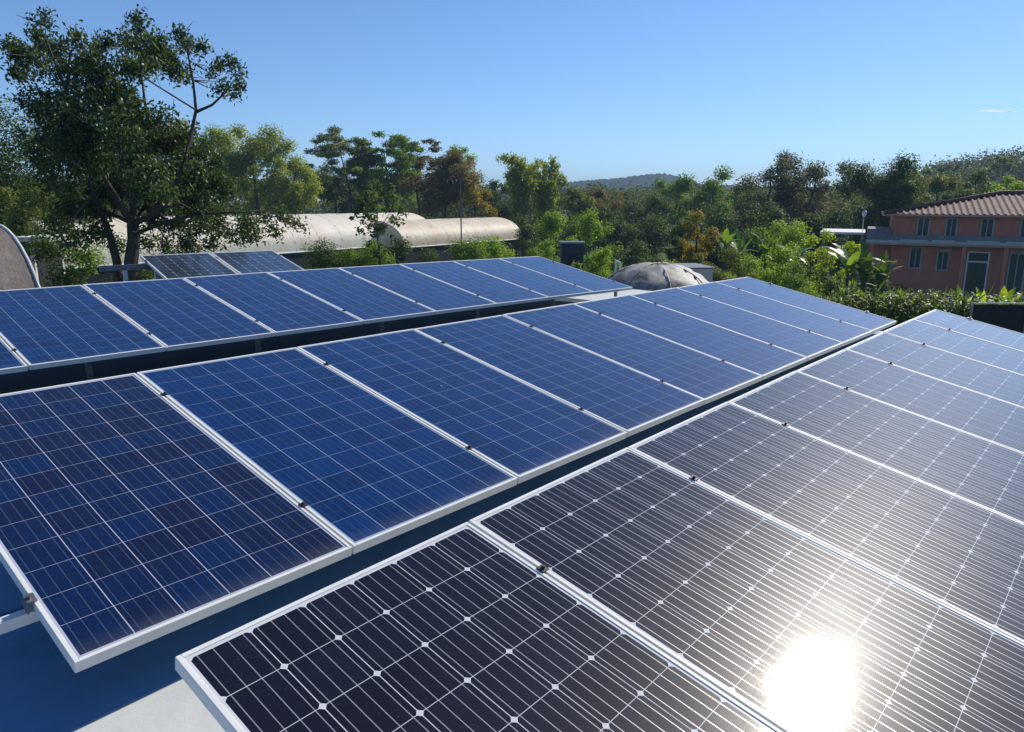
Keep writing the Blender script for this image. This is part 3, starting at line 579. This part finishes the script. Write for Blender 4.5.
def house():
    D = 60; p = spot(897, D); rz = math.atan2(RGT[1], RGT[0]) - R(25)
    o = empty('red_house', tuple(p), rz); tag(o, 'two storey red house with brown tiled hip roof', 'house')
    Lx, Ly = 17.0, 10.0; He = height(897, 216, D) - GZ; k = D / F_PX; zs = height(900, 240, D) - GZ
    MB().span((0, 0, 0), (Lx, Ly, He)).build('wall', M['red_wall'], o)
    # hip roof with tile ridges as geometry
    ov = .7; apx = 7.6; hr = 1.45
    def roofz(x, y): return He + .16 + hr * max(0.0, min((x + ov) / (apx), (y + ov) / ((Ly + 2 * ov) / 2), (Ly + ov - y) / ((Ly + 2 * ov) / 2), (Lx + ov - x) / apx, 1))
    P = []; nx_ = 320; ny = 40
    for j in range(ny + 1):
        y = -ov + (Ly + 2 * ov) * j / ny
        P.append([(-ov + (Lx + 2 * ov) * i / nx_, y, roofz(-ov + (Lx + 2 * ov) * i / nx_, y) + 0.07 * max(-.4, math.cos(2 * math.pi * i / 7)) - .03 * (j % 2)) for i in range(nx_ + 1)])
    MB().grid(P).build('roof', M['tile'], o, True)
    MB().span((-ov + .02, -ov + .02, He), (Lx + ov - .02, -ov + .14, He + .15)).span((-ov + .02, -ov + .14, He), (-ov + .14, Ly + ov, He + .15)).build('fascia', M['pink_trim'], o)
    MB().span((-ov + .14, -ov + .14, He + .02), (Lx + ov - .14, Ly + ov - .14, He + .06)).build('soffit', M['pink_trim'], o)
    MB().tube([(-ov, -ov, He + .22), (apx - ov, (Ly) / 2, He + hr + .25), (Lx + ov - apx, Ly / 2, He + hr + .25)], .14, 8).build('ridge_tile', M['tile'], o, True)
    fx = np.array([math.cos(rz), math.sin(rz)])
    def X(px):
        v = at(px, 200, 1.0)[:2] - CAM[:2]; return float(np.linalg.solve(np.array([fx, -v]).T, CAM[:2] - p[:2])[0])
    def Z(px, py):
        v = at(px, 200, 1.0)[:2] - CAM[:2]; return height(px, py, float(np.linalg.solve(np.array([fx, -v]).T, CAM[:2] - p[:2])[1])) - GZ
    def win(x0, x1, z0, z1, name='window', door=False, mt='trim_dark', bars=1, hood=True):
        t = .09; f = MB(); y = -.06
        f.span((x0, y, z0), (x0 + t, .0 - .002, z1)).span((x1 - t, y, z0), (x1, -.002, z1)).span((x0 + t, y, z1 - t), (x1 - t, -.002, z1))
        if not door: f.span((x0 + t, y, z0), (x1 - t, -.002, z0 + t))
        for b in range(bars): xm = x0 + (x1 - x0) * (b + 1) / (bars + 1); f.span((xm - .03, y + .01, z0 + t), (xm + .03, -.003, z1 - t))
        if door: f.span((x0 + t, y, z1 - .75), (x1 - t, -.004, z1 - .63))
        fo = f.build(name, M[mt], o)
        g = MB().span((x0 + t, -.03, z0 + (0 if door else t)), (x1 - t, -.006, z1 - t)).build('pane' if not door else 'door_panel', M['wglass'], fo)
        if hood: MB().span((x0 - .1, -.12, z1 + .02), (x1 + .1, -.005, z1 + .13)).build('hood', M[mt], fo)
        if door: MB().tube([(x0 + .32, -.07, 1.0), (x0 + .32, -.07, 1.15)], .02, 6).build('handle', M['alu'], fo)
    for a, b in ((920, 933), (949, 961), (984, 998), (1024, 1038), (1062, 1076)): win(X(a), X(b), zs + .15, zs + 1.62, hood=False)
    win(X(916), X(929), Z(922, 269), Z(922, 247), bars=1); win(X(944), X(957), Z(950, 271), Z(950, 251)); win(X(1018), X(1036), .4, Z(1022, 253)); win(X(1060), X(1074), 1.4, 3.1)
    win(X(975), X(998), .05, Z(987, 252), 'door', True, 'door_frame', 0, False)
    MB().span((-1.7, -1.15, zs - .30), (Lx, -.003, zs)).build('balcony_slab', M['pink_trim'], o)
    MB().span((-1.7, -1.19, zs - .16), (Lx, -1.152, zs + .02)).build('slab_edge', M['trim'], o)
    MB().span((-1.7, -1.12, zs + .003), (Lx, -1.02, zs + .42)).build('parapet', M['parapet'], o)
    for a, b in ((904, 931), (936, 958), (971, 1003), (1010, 1040)): MB().span((X(a), -1.28, zs + .03), (X(b), -1.195, zs + .09)).build('ledge', M['backsheet'], o)
    for x in (-1.4, X(967), X(1009)): MB().span((x, -1.05, 0), (x + .25, -.8, zs - .302)).build('pillar', M['red_wall'], o)
    # left annex with flat pale roof
    MB().span((-1.6, .3, 0), (-.003, 6, zs - .02)).build('annex', M['red_wall'], o)
    MB().span((-1.65, .25, zs - .018), (-.004, 6.05, zs + .75)).build('annex_parapet', M['parapet'], o)
    a = Matrix.Translation(p) @ Matrix.Rotation(rz, 4, 'Z')
    pv = a @ Vector((-3.3, 2.5, 0)); q = empty('carport', tuple(pv), rz); tag(q, 'flat white carport roof left of the red house', 'carport')
    MB().span((-1.6, -1.5, zs + .28), (1.5, 6, zs + .44)).build('roof', M['backsheet'], q)
    for x in (-1.4, 1.3):
        for y in (-1.3, 5.7): MB().span((x, y, 0), (x + .12, y + .12, zs + .278)).build('post', M['steel'], q)
    bp = a @ Vector((X(961), -1.9, 0)); q = empty('barrel', tuple(bp)); tag(q, 'blue plastic barrel by the wall of the red house', 'barrel')
    MB().tube([(0, 0, 0), (0, 0, .08), (0, 0, .4), (0, 0, .45), (0, 0, .95), (0, 0, 1.0), (0, 0, 1.35), (0, 0, 1.4)], [.38, .45, .47, .49, .49, .47, .45, .38], 16).build('barrel_body', M['barrel'], q, True)
    MB().tube([(0, 0, 1.401), (0, 0, 1.45)], [.36, .36], 16).build('lid', M['barrel'], q)
    cp = a @ Vector((X(915), -1.8, 0)); q = empty('washing_machine', tuple(cp), rz); tag(q, 'pale box appliance standing left by the red house wall', 'appliance')
    MB().span((-.35, -.3, .05), (.35, .3, 1.05)).build('cabinet', M['trim'], q, bevel=.03); MB().tube([(0, -.30, .5), (0, -.33, .5)], [.2, .18], 14).build('round_door', M['wglass'], q)
house()
# dark net shed at the right edge, fence wire
def net_shed():
    p = spot(1030, 26); rz = math.atan2(RGT[1], RGT[0]); o = empty('net_screen', tuple(p), rz); tag(o, 'dark net screen with thin pale top rail at right edge', 'screen'); h = height(1010, 303, 26) - GZ
    MB().grid([[(-1.2 + 4.2 * i / 60, .03 * math.sin(i * .9) + .02 * math.sin(i * 2.3 + j), (h - .03 - .02 * abs(math.sin(i * math.pi / 8))) * j / 8) for j in range(9)] for i in range(61)]).build('net', M['dark_net'], o, True)
    MB().tube([(-1.22, -.03, h), (3, -.03, h)], .022, 6).build('top_rail', M['alu'], o)
    for x in (-1.22, .4, 2): MB().tube([(x, -.03, 0), (x, -.03, h)], .03, 6).build('post', M['steel'], o)
net_shed()
def fence():
    A, B = spot(800, 47), spot(1050, 47); o = empty('wire_fence', tuple(A)); tag(o, 'low wire fence behind the leafy hedge by the red house', 'fence'); d = B - A; h = height(930, 290, 47) - GZ
    for i in range(9):
        q = d * i / 8; MB().tube([(q[0], q[1], 0), (q[0], q[1], h)], .045, 6).build('post', M['pale_bark'], o)
    w = MB()
    for z in (.3, .55, .8, .99): w.tube([(0, 0, h * z), (d[0], d[1], h * z)], .018, 5)
    w.build('wire', M['steel'], o)
fence()

# ------------------------------------------------------------------ trees beyond the roof
T = tree
BG = 'trees beyond the greenhouses'
# behind the big tree, left
T('broadleaf_tree', 'dark rounded tree at the left edge behind the big tree', 'tree', 0, 50, 92, 120, 'deep', bottom=240, n=30, dens=1.5, seed=1, group=BG)
T('broadleaf_tree', 'dark tree just right of the left edge, hidden by the big crown', 'tree', 75, 64, 120, 90, 'deep', bottom=222, n=18, seed=2, group=BG)
T('broadleaf_tree', 'dark tree directly behind the trunk of the big tree', 'tree', 150, 100, 118, 100, 'deep', bottom=215, n=18, seed=3, group=BG)
shrub('shrub', 'olive green round bush below the dark tree at left edge', 28, 40, 185, 56, 'olive', 238, 10, 4)
T('broadleaf_tree', 'yellow green feathery tree right of the big tree, leftmost peak', 'tree', 215, 105, 118, 70, 'bamboo', bottom=215, n=22, seed=5, group=BG, r=.26)
T('broadleaf_tree', 'yellow green feathery tree with the highest crown right of the big tree', 'tree', 258, 108, 124, 80, 'bamboo', bottom=215, n=24, seed=6, group=BG, r=.26)
T('broadleaf_tree', 'yellow green feathery tree sloping down beside the flat topped trees', 'tree', 295, 106, 152, 62, 'bamboo', bottom=216, n=18, seed=7, group=BG)
T('flat_topped_tree', 'flat topped layered tree with open crown, leftmost of three', 'tree', 345, 120, 142, 76, 'olive', bottom=184, n=58, seed=8, group='flat topped trees', layers=4, dens=.8, trunk_k=.9, lean=.06)
T('flat_topped_tree', 'flat topped layered tree with open crown, middle of three', 'tree', 386, 118, 141, 80, 'mid', bottom=184, n=64, seed=9, group='flat topped trees', layers=5, dens=.8, trunk_k=.9)
T('flat_topped_tree', 'flat topped layered tree touching the rusty brown tree', 'tree', 420, 122, 145, 70, 'rust', bottom=182, n=54, seed=10, group='flat topped trees', layers=4, dens=.8, trunk_k=.9)
T('broadleaf_tree', 'dark blue green tree under the leftmost flat top', 'tree', 335, 130, 162, 70, 'deep', bottom=218, n=16, seed=11, group=BG)
T('broadleaf_tree', 'dark green tree under the middle flat top', 'tree', 388, 132, 176, 80, 'mid', bottom=218, n=16, seed=12, group=BG)
T('broadleaf_tree', 'rusty brown leaved tree right of the flat topped trees', 'tree', 446, 112, 151, 84, 'rust', bottom=215, n=26, seed=13, group=BG, r=.25)
T('broadleaf_tree', 'golden brown tree at the right flank of the rusty tree', 'tree', 476, 110, 168, 50, 'gold', bottom=220, n=16, seed=14, group=BG, dens=.8)
T('broadleaf_tree', 'bright green leafy top peeping over the rusty brown tree', 'tree', 461, 128, 143, 36, 'bright', bottom=175, n=9, seed=15, group=BG)
T('broadleaf_tree', 'dark tree between the rusty tree and the bamboo', 'tree', 500, 118, 178, 56, 'deep', bottom=225, n=14, seed=16, group=BG)
def bamboo(px, D, top, wpx, label, seed, n=22):
    rng = np.random.default_rng(seed); p = spot(px, D); H = height(px, top, D) - GZ; Wd = wpx * D / F_PX; o = empty('bamboo_clump', tuple(p)); tag(o, label, 'bamboo', 'bamboo clumps'); mb = MB(); CC = []; NN = []
    for i in range(n):
        g = rng.uniform(0, 6.28); s = Wd / 2 * rng.uniform(.3, 1.15); h = H * rng.uniform(.72, 1.02); b = np.array([rng.normal() * .5, rng.normal() * .5, 0]); pts = []
        for t in np.linspace(0, 1, 9): pts.append(b + np.array([math.cos(g) * s * t ** 2.2, math.sin(g) * s * t ** 2.2, h * (math.sin(t * 1.75) / 1.0)]))
        mb.tube([tuple(q) for q in pts], [.06 * (1 - .85 * t) for t in np.linspace(0, 1, 9)], 5, False)
        for q0, q1, t in zip(pts[2:-1], pts[3:], np.linspace(.3, 1, 6)):
            m = 36; f = rng.random((m, 1)); CC.append(q0 + (q1 - q0) * f + rng.normal(size=(m, 3)) * np.array([.42, .42, .5]) * (1.2 - .65 * t) - np.array([0, 0, .25])); NN.append(rng.normal(size=(m, 3)) + np.array([0, 0, .3]))
    C = np.concatenate(CC); link('foliage', leaves_mesh('foliage', C, np.concatenate(NN), .62, .17, G_['bamboo'], .15, (0, 0, -.7), seed), None, o); mb.build('culms', M['pale_bark'], o)
bamboo(520, 104, 154, 46, 'pale green bamboo clump left of the far hill gap', 21, 22)
bamboo(546, 108, 157, 40, 'pale green bamboo clump nearest the far hill gap', 22, 20)
T('broadleaf_tree', 'small olive tree under the bamboo plumes', 'tree', 572, 112, 186, 52, 'olive', bottom=226, n=14, seed=17, group=BG)
T('broadleaf_tree', 'reddish brown low tree below the far hills', 'tree', 607, 120, 188, 60, 'rust', bottom=225, n=14, seed=18, group=BG)
T('broadleaf_tree', 'dark blue green tree in the dip below the far hill', 'tree', 648, 104, 192, 66, 'deep', bottom=245, n=16, seed=19, group=BG)
T('broadleaf_tree', 'dark green tree left of the golden shrub', 'tree', 618, 98, 205, 56, 'deep', bottom=245, n=14, seed=20, group=BG)
T('broadleaf_tree', 'mid green tree right of the far hill gap', 'tree', 676, 135, 172, 56, 'mid', bottom=225, n=16, seed=21, group=BG)
T('broadleaf_tree', 'mid green crown left of the tall airy tree', 'tree', 712, 130, 165, 66, 'mid', bottom=235, n=18, seed=22, group=BG)
T('broadleaf_tree', 'tall airy grey brown tree with thin bare tips', 'tree', 768, 105, 148, 66, 'grey', bottom=232, n=26, seed=23, group=BG, dens=.65, r=.24)
T('broadleaf_tree', 'wide grey brown tree right of the airy tall one', 'tree', 812, 108, 152, 78, 'grey', bottom=235, n=26, seed=24, group=BG, dens=.9, r=.25)
T('broadleaf_tree', 'dark shaded tree behind the green bushes mid right', 'tree', 745, 98, 186, 80, 'deep', bottom=250, n=18, seed=25, group=BG)
T('broadleaf_tree', 'dense dark rounded tree left of the red house roof', 'tree', 876, 96, 153, 80, 'deep', bottom=240, n=22, seed=26, group=BG, dens=1.2)
T('broadleaf_tree', 'dark cone shaped tree just left of the house eave', 'tree', 902, 92, 176, 44, 'deep', bottom=235, n=14, seed=27, group=BG, shape='cone')
T('broadleaf_tree', 'pale olive tree behind the left end of the house roof', 'tree', 936, 112, 172, 60, 'olive', bottom=225, n=18, seed=28, group=BG)
T('broadleaf_tree', 'dark tree behind the middle of the house roof', 'tree', 972, 120, 170, 50, 'deep', bottom=220, n=14, seed=29, group=BG)
T('broadleaf_tree', 'sunlit bright green tree above the house roof at right', 'tree', 1012, 88, 176, 54, 'bright', bottom=215, n=16, seed=30, group=BG)
# ridge trees on the hill at right
for px, tp, w, lf, lb in ((880, 180, 30, 'mid', 'small far tree on the ridge nearest the dense dark tree'), (905, 175, 28, 'deep', 'small dark far tree low on the ridge'), (925, 168, 32, 'mid', 'far ridge tree left of the two tallest ridge trees'), (948, 164, 26, 'deep', 'narrow dark tree high on the ridge'), (975, 160, 36, 'mid', 'broad far tree at the crest of the ridge'), (995, 155, 26, 'olive', 'tallest far tree on the ridge crest'), (1018, 158, 36, 'mid', 'far ridge tree at the right edge')):
    T('ridge_tree', lb, 'tree', px, 260, tp, w, lf, base=height(px, tp + 22, 260), bottom=tp + 16, n=12, seed=int(px), group='trees on the far ridge', lsize=.8)
# far wood, one mass
def far_wood():
    rng = np.random.default_rng(77); cl = []
    prof = lerp_prof([(-60, 170), (100, 172), (300, 172), (480, 180), (560, 183), (640, 184), (690, 180), (760, 182), (860, 184), (950, 186), (1090, 180)])
    for i in range(620):
        px = rng.uniform(-80, 1100); D = rng.uniform(150, 260); top = height(px, prof(px) + rng.uniform(-3, 8) + (260 - D) * .04, D); r = rng.uniform(2.2, 4.2)
        for zz in np.arange(GZ + 1.5, top - r * .8, 4.0): q = spot(px + rng.uniform(-6, 6), D); cl.append((q[0], q[1], zz, r, .9))
        q = spot(px, D); cl.append((q[0], q[1], top - r * .8, r, .8))
    for i in range(420):                     # the wooded slope
        px = rng.uniform(840, 1120); D = rng.uniform(210, 330); pr = lerp_prof([(820, 203), (880, 190), (930, 176), (1000, 166), (1060, 160), (1180, 160)])(px)
        t = (D - 200) / 130; zt = height(px, pr, 330) ; z = GZ + (zt - GZ) * math.sin(math.pi / 2 * t) ** 1.2; q = spot(px, D); r = rng.uniform(2.0, 4.0); cl.append((q[0], q[1], z + r * .8, r, .9))
    C, Nn = clump_leaves(cl, 120000, rng); me = leaves_mesh('far_wood', C, Nn, 1.0, .6, G_['wood'], seed=9)
    tag(link('far_wood', me), 'distant green wood filling the gaps behind the trees', 'wood', kind='stuff')
far_wood()

# ------------------------------------------------------------------ shrubs and garden plants
SG = 'garden shrubs beyond the roof'
for a in (('young_tree', 'sparse young tree with round leaves before the cream greenhouse', 'tree', 378, 40, 183, 58, 'mid', None, 262, 26),):
    T(a[0], a[1], a[2], a[3], a[4], a[5], a[6], 'deep', bottom=258, n=44, seed=41, dens=.55, r=.17, lsize=.24, trunk_k=.6)
for i, (px, D, tp, w, lf, bt, lb) in enumerate([
  (318, 46, 236, 76, 'deep', 280, 'low dark bush under the young tree, left one'), (358, 45, 236, 66, 'mid', 280, 'low bush under the young tree, right one'),
  (410, 50, 234, 74, 'deep', 275, 'dark low bush below the joint of the two greenhouses'), (455, 52, 233, 72, 'mid', 272, 'green low bush at the foot of the slim pole'),
  (495, 54, 232, 64, 'bright', 270, 'light green low bush below the tan greenhouse'), (530, 50, 242, 36, 'mid', 272, 'round green bush at the right end of the tan greenhouse'),
  (552, 48, 238, 34, 'mid', 272, 'leafy bush left of the small dark hut'), (598, 46, 243, 44, 'bright', 285, 'light green bush right of the small dark hut'), (612, 62, 222, 40, 'mid', 262, 'rounded green bush above the left side of the dome'), (640, 70, 238, 60, 'deep', 270, 'dark shaded bush straight behind the dome'),
  (592, 75, 205, 44, 'bright', 240, 'tall bright green bush below the reddish tree'), (556, 80, 208, 46, 'bright', 242, 'tall leafy green bush below the bamboo'), (530, 84, 222, 40, 'deep', 245, 'dark bush at the corner of the tan greenhouse'),
  (716, 52, 248, 44, 'olive', 290, 'olive bush right of the golden shrub'), (745, 50, 245, 56, 'olive', 292, 'olive bush in front of the banana plants'), (780, 48, 238, 60, 'bright', 296, 'broad bright green bush mid right'), (808, 44, 258, 56, 'mid', 300, 'mid green bush below the broad bright one'), (790, 62, 214, 60, 'bright', 262, 'bright green upper bush below the grey brown tree'), (762, 66, 224, 44, 'mid', 262, 'mid green upper bush right of the banana plants'),
  (740, 40, 276, 50, 'bright', 300, 'low light bush at the end of the middle row'), (838, 50, 226, 34, 'lime', 280, 'vivid yellow green bush left of the red house'), (856, 46, 238, 26, 'lime', 282, 'vivid yellow green bush nearest the red house'), (820, 52, 232, 30, 'lime', 285, 'vivid yellow green bush leftmost of its cluster'), (836, 38, 268, 54, 'deep', 312, 'dark shaded bush below the vivid yellow green bushes'), (880, 52, 262, 40, 'deep', 305, 'dark bush at the left corner of the red house'),
  (50, 30, 228, 76, 'deep', 292, 'dark weedy bush beside the brown tunnel shed'), (92, 30, 226, 84, 'mid', 292, 'leafy bush in front of the leaning stem'), (166, 32, 234, 70, 'deep', 290, 'dark leafy bush right of the big trunk'), (16, 44, 205, 84, 'deep', 290, 'tall dark bush filling the left edge above the brown tunnel shed'), (118, 36, 232, 60, 'deep', 290, 'dark bush between the leaning stem and the big trunk'), (900, 56, 282, 46, 'deep', 300, 'dark low bush along the red house wall'), (690, 60, 235, 30, 'gold', 275, 'small golden bush at the foot of the golden shrub')]):
    shrub('shrub', lb, px, D, tp, w, lf, None, 12, 50 + i, 'shrub', SG)
for i, (px, D, tp, w, lf, lb) in enumerate([(478, 98, 222, 44, 'deep', 'dark thicket showing over the tan greenhouse end'), (515, 96, 212, 52, 'deep', 'dark thicket below the left bamboo clump'), (548, 92, 214, 50, 'mid', 'mid green thicket below the right bamboo clump'), (582, 94, 212, 52, 'mid', 'mid green thicket under the small olive tree'), (616, 90, 216, 50, 'deep', 'dark thicket left of the dip below the far hill'), (650, 88, 212, 60, 'deep', 'darkest thicket in the dip below the far hill'), (690, 90, 208, 54, 'deep', 'dark thicket behind the golden shrub'), (728, 86, 206, 56, 'deep', 'dark thicket behind the banana plants'), (768, 88, 206, 58, 'deep', 'dark thicket below the airy tall tree'), (806, 86, 208, 56, 'deep', 'dark thicket below the wide grey brown tree'), (846, 88, 206, 54, 'deep', 'dark thicket left of the lamp post'), (884, 90, 204, 40, 'deep', 'dark thicket behind the white carport roof'), (573, 50, 259, 30, 'mid', 'low green bush at the foot of the small dark hut'), (655, 48, 252, 40, 'deep', 'low dark bush touching the back of the dome'), (700, 46, 262, 40, 'mid', 'green bush beside the grey water tank')]):
    shrub('thicket' if D > 80 else 'shrub', lb, px, D, tp, w, lf, None, 13, 120 + i, 'thicket' if D > 80 else 'shrub', 'thickets under the far trees' if D > 80 else SG)
T('golden_shrub', 'tall golden flowering shrub behind the dome', 'shrub', 700, 56, 209, 40, 'gold', bottom=272, n=20, seed=61, r=.3)
T('shrub_tree', 'dark green tree hugging the left side of the golden shrub', 'tree', 684, 60, 226, 34, 'deep', bottom=275, n=12, seed=62)
for i, (px, D, tp, lb) in enumerate([(728, 60, 222, 'banana plant with upright pale leaf right of the golden shrub'), (744, 62, 228, 'banana plant with bright leaves, rightmost of the pair'), (874, 44, 240, 'dark banana plant with shiny leaves left of the red house'), (888, 48, 250, 'drooping banana plant against the left house corner'), (800, 54, 234, 'sunlit banana plant rising out of the broad bright green bush'), (770, 58, 230, 'sunlit banana plant between the golden shrub and the yellow green bushes'), (856, 44, 232, 'bright banana plant beside the vivid yellow green bushes')]):
    blade_plant('banana_plant', lb, px, D, tp, 9, 1.9 if px < 800 else 2.0, .5, 1.1, 'banana' if px < 860 else 'deep', 'banana plant', i, 'banana plants', .8)
for i, (px, tp, lb) in enumerate([(978, 284, 'bright broad leaved plant in front of the house door'), (1000, 288, 'bright broad leaved plant right of the house door'), (1018, 285, 'bright broad leaved plant at the right edge')]):
    blade_plant('broad_leaf_plant', lb, px, 38, tp, 12, 1.5, .34, .8, 'lime', 'plant', 9 + i, 'broad leaved plants by the hedge', .8)
def hedge():
    rng = random.Random(8); A, B = spot(852, 34), spot(1040, 36); o = empty('leafy_hedge', tuple(A)); tag(o, 'bright leafy hedge strip between the panels and the red house', 'hedge'); d = B - A; Q = []; h0 = height(930, 293, 35) - GZ
    for i in range(4600):
        s = rng.random(); q = d * s; z = h0 * rng.uniform(.45, .92) + .25 * math.sin(s * 21); blades(Q, (q[0] + rng.uniform(-.8, .8), q[1] + rng.uniform(-.8, .8), z), rng.uniform(0, 6.28), R(rng.uniform(20, 80)), rng.uniform(.28, .62), rng.uniform(.05, .11), rng.uniform(.6, 1.6), 4)
    G_['hedge'] = leafmat('leaf_hedge', [(.04, .09, .02), (.08, .16, .025), (.16, .24, .03), (.05, .10, .02), (.22, .27, .05)], .4, None, .45, .3); link('foliage', quads_mesh('foliage', np.array(Q), G_['hedge']), None, o); st = MB()
    for i in range(40):
        q = d * (i + rng.random()) / 40; st.tube([(q[0], q[1], 0), (q[0] + rng.uniform(-.2, .2), q[1] + rng.uniform(-.2, .2), h0 * .7)], [.04, .02], 5, False)
    st.build('stem', M['bark'], o)
hedge()
for i, (px, D, tp, w, lf, lb) in enumerate([(868, 40, 283, 30, 'deep', 'dark bushy plant rising from the left end of the hedge'), (905, 41, 286, 34, 'mid', 'loose green bush behind the hedge, below the left lower window'), (942, 42, 288, 30, 'olive', 'olive bush behind the hedge, left of the blue barrel')]):
    shrub('shrub', lb, px, D, tp, w, lf, None, 11, 180 + i, 'shrub', SG)
def grass():
    rng = np.random.default_rng(5); n = 26000; px = rng.uniform(-20, 1060, n); D = rng.uniform(20, 100, n); C = np.array([spot(a, b) for a, b in zip(px, D)]); C[:, 2] += .18
    Nn = rng.normal(size=(n, 3)); Nn[:, 2] *= .2; me = leaves_mesh('grass', C, Nn, .55, .12, G_['bright'], .1, (0, 0, 1.2), 3); tag(link('grass', me), 'rough green grass on the garden ground', 'grass', kind='stuff')
grass()

# ------------------------------------------------------------------ clouds far off and the haze
def cloud(px, py, D, sx, label, seed):
    rng = random.Random(seed); p = at(px, py, D); o = empty('cloud', tuple(p)); tag(o, label, 'cloud', None, 'structure'); bmx = bmesh.new()
    for i in range(14):
        t = rng.uniform(-1, 1); bmesh.ops.create_icosphere(bmx, subdivisions=2, radius=sx * rng.uniform(.10, .2), matrix=Matrix.Translation((RGT[0] * sx * t * .8, RGT[1] * sx * t * .8, rng.uniform(-.05, .05) * sx)) @ Matrix.Diagonal((1.4, 1.4, .35 * (1.2 - abs(t)), 1)))
    me = bpy.data.meshes.new('puffs'); bmx.to_mesh(me); bmx.free(); link('puffs', me, M['cloud'], o)
m, nt_, b_ = newmat('cloud_vapour'); nt_.nodes.remove(b_); pv = nt_.nodes.new('ShaderNodeVolumePrincipled'); pv.inputs['Color'].default_value = (1, 1, 1, 1); pv.inputs['Density'].default_value = .035; pv.inputs['Anisotropy'].default_value = .72
nt_.links.new(pv.outputs[0], nt_.nodes['Material Output'].inputs['Volume']); M['cloud'] = m
cloud(996, 111, 4200, 85, 'small white cloud low in the sky at right', 2)
cloud(1030, 109, 4200, 60, 'small white cloud at the right frame edge', 4)

hz, hn, hb = newmat('haze_air'); hn.nodes.remove(hb); hv = hn.nodes.new('ShaderNodeVolumePrincipled'); hv.inputs['Color'].default_value = (.50, .74, 1.0, 1); hv.inputs['Density'].default_value = .0004; hv.inputs['Anisotropy'].default_value = 0.0
hn.links.new(hv.outputs[0], hn.nodes['Material Output'].inputs['Volume'])
tag(MB().span((-2100, -2100, GZ - 2.5), (2100, 2100, 75)).build('haze', hz), 'thin blue haze in the air over the garden', kind='stuff')
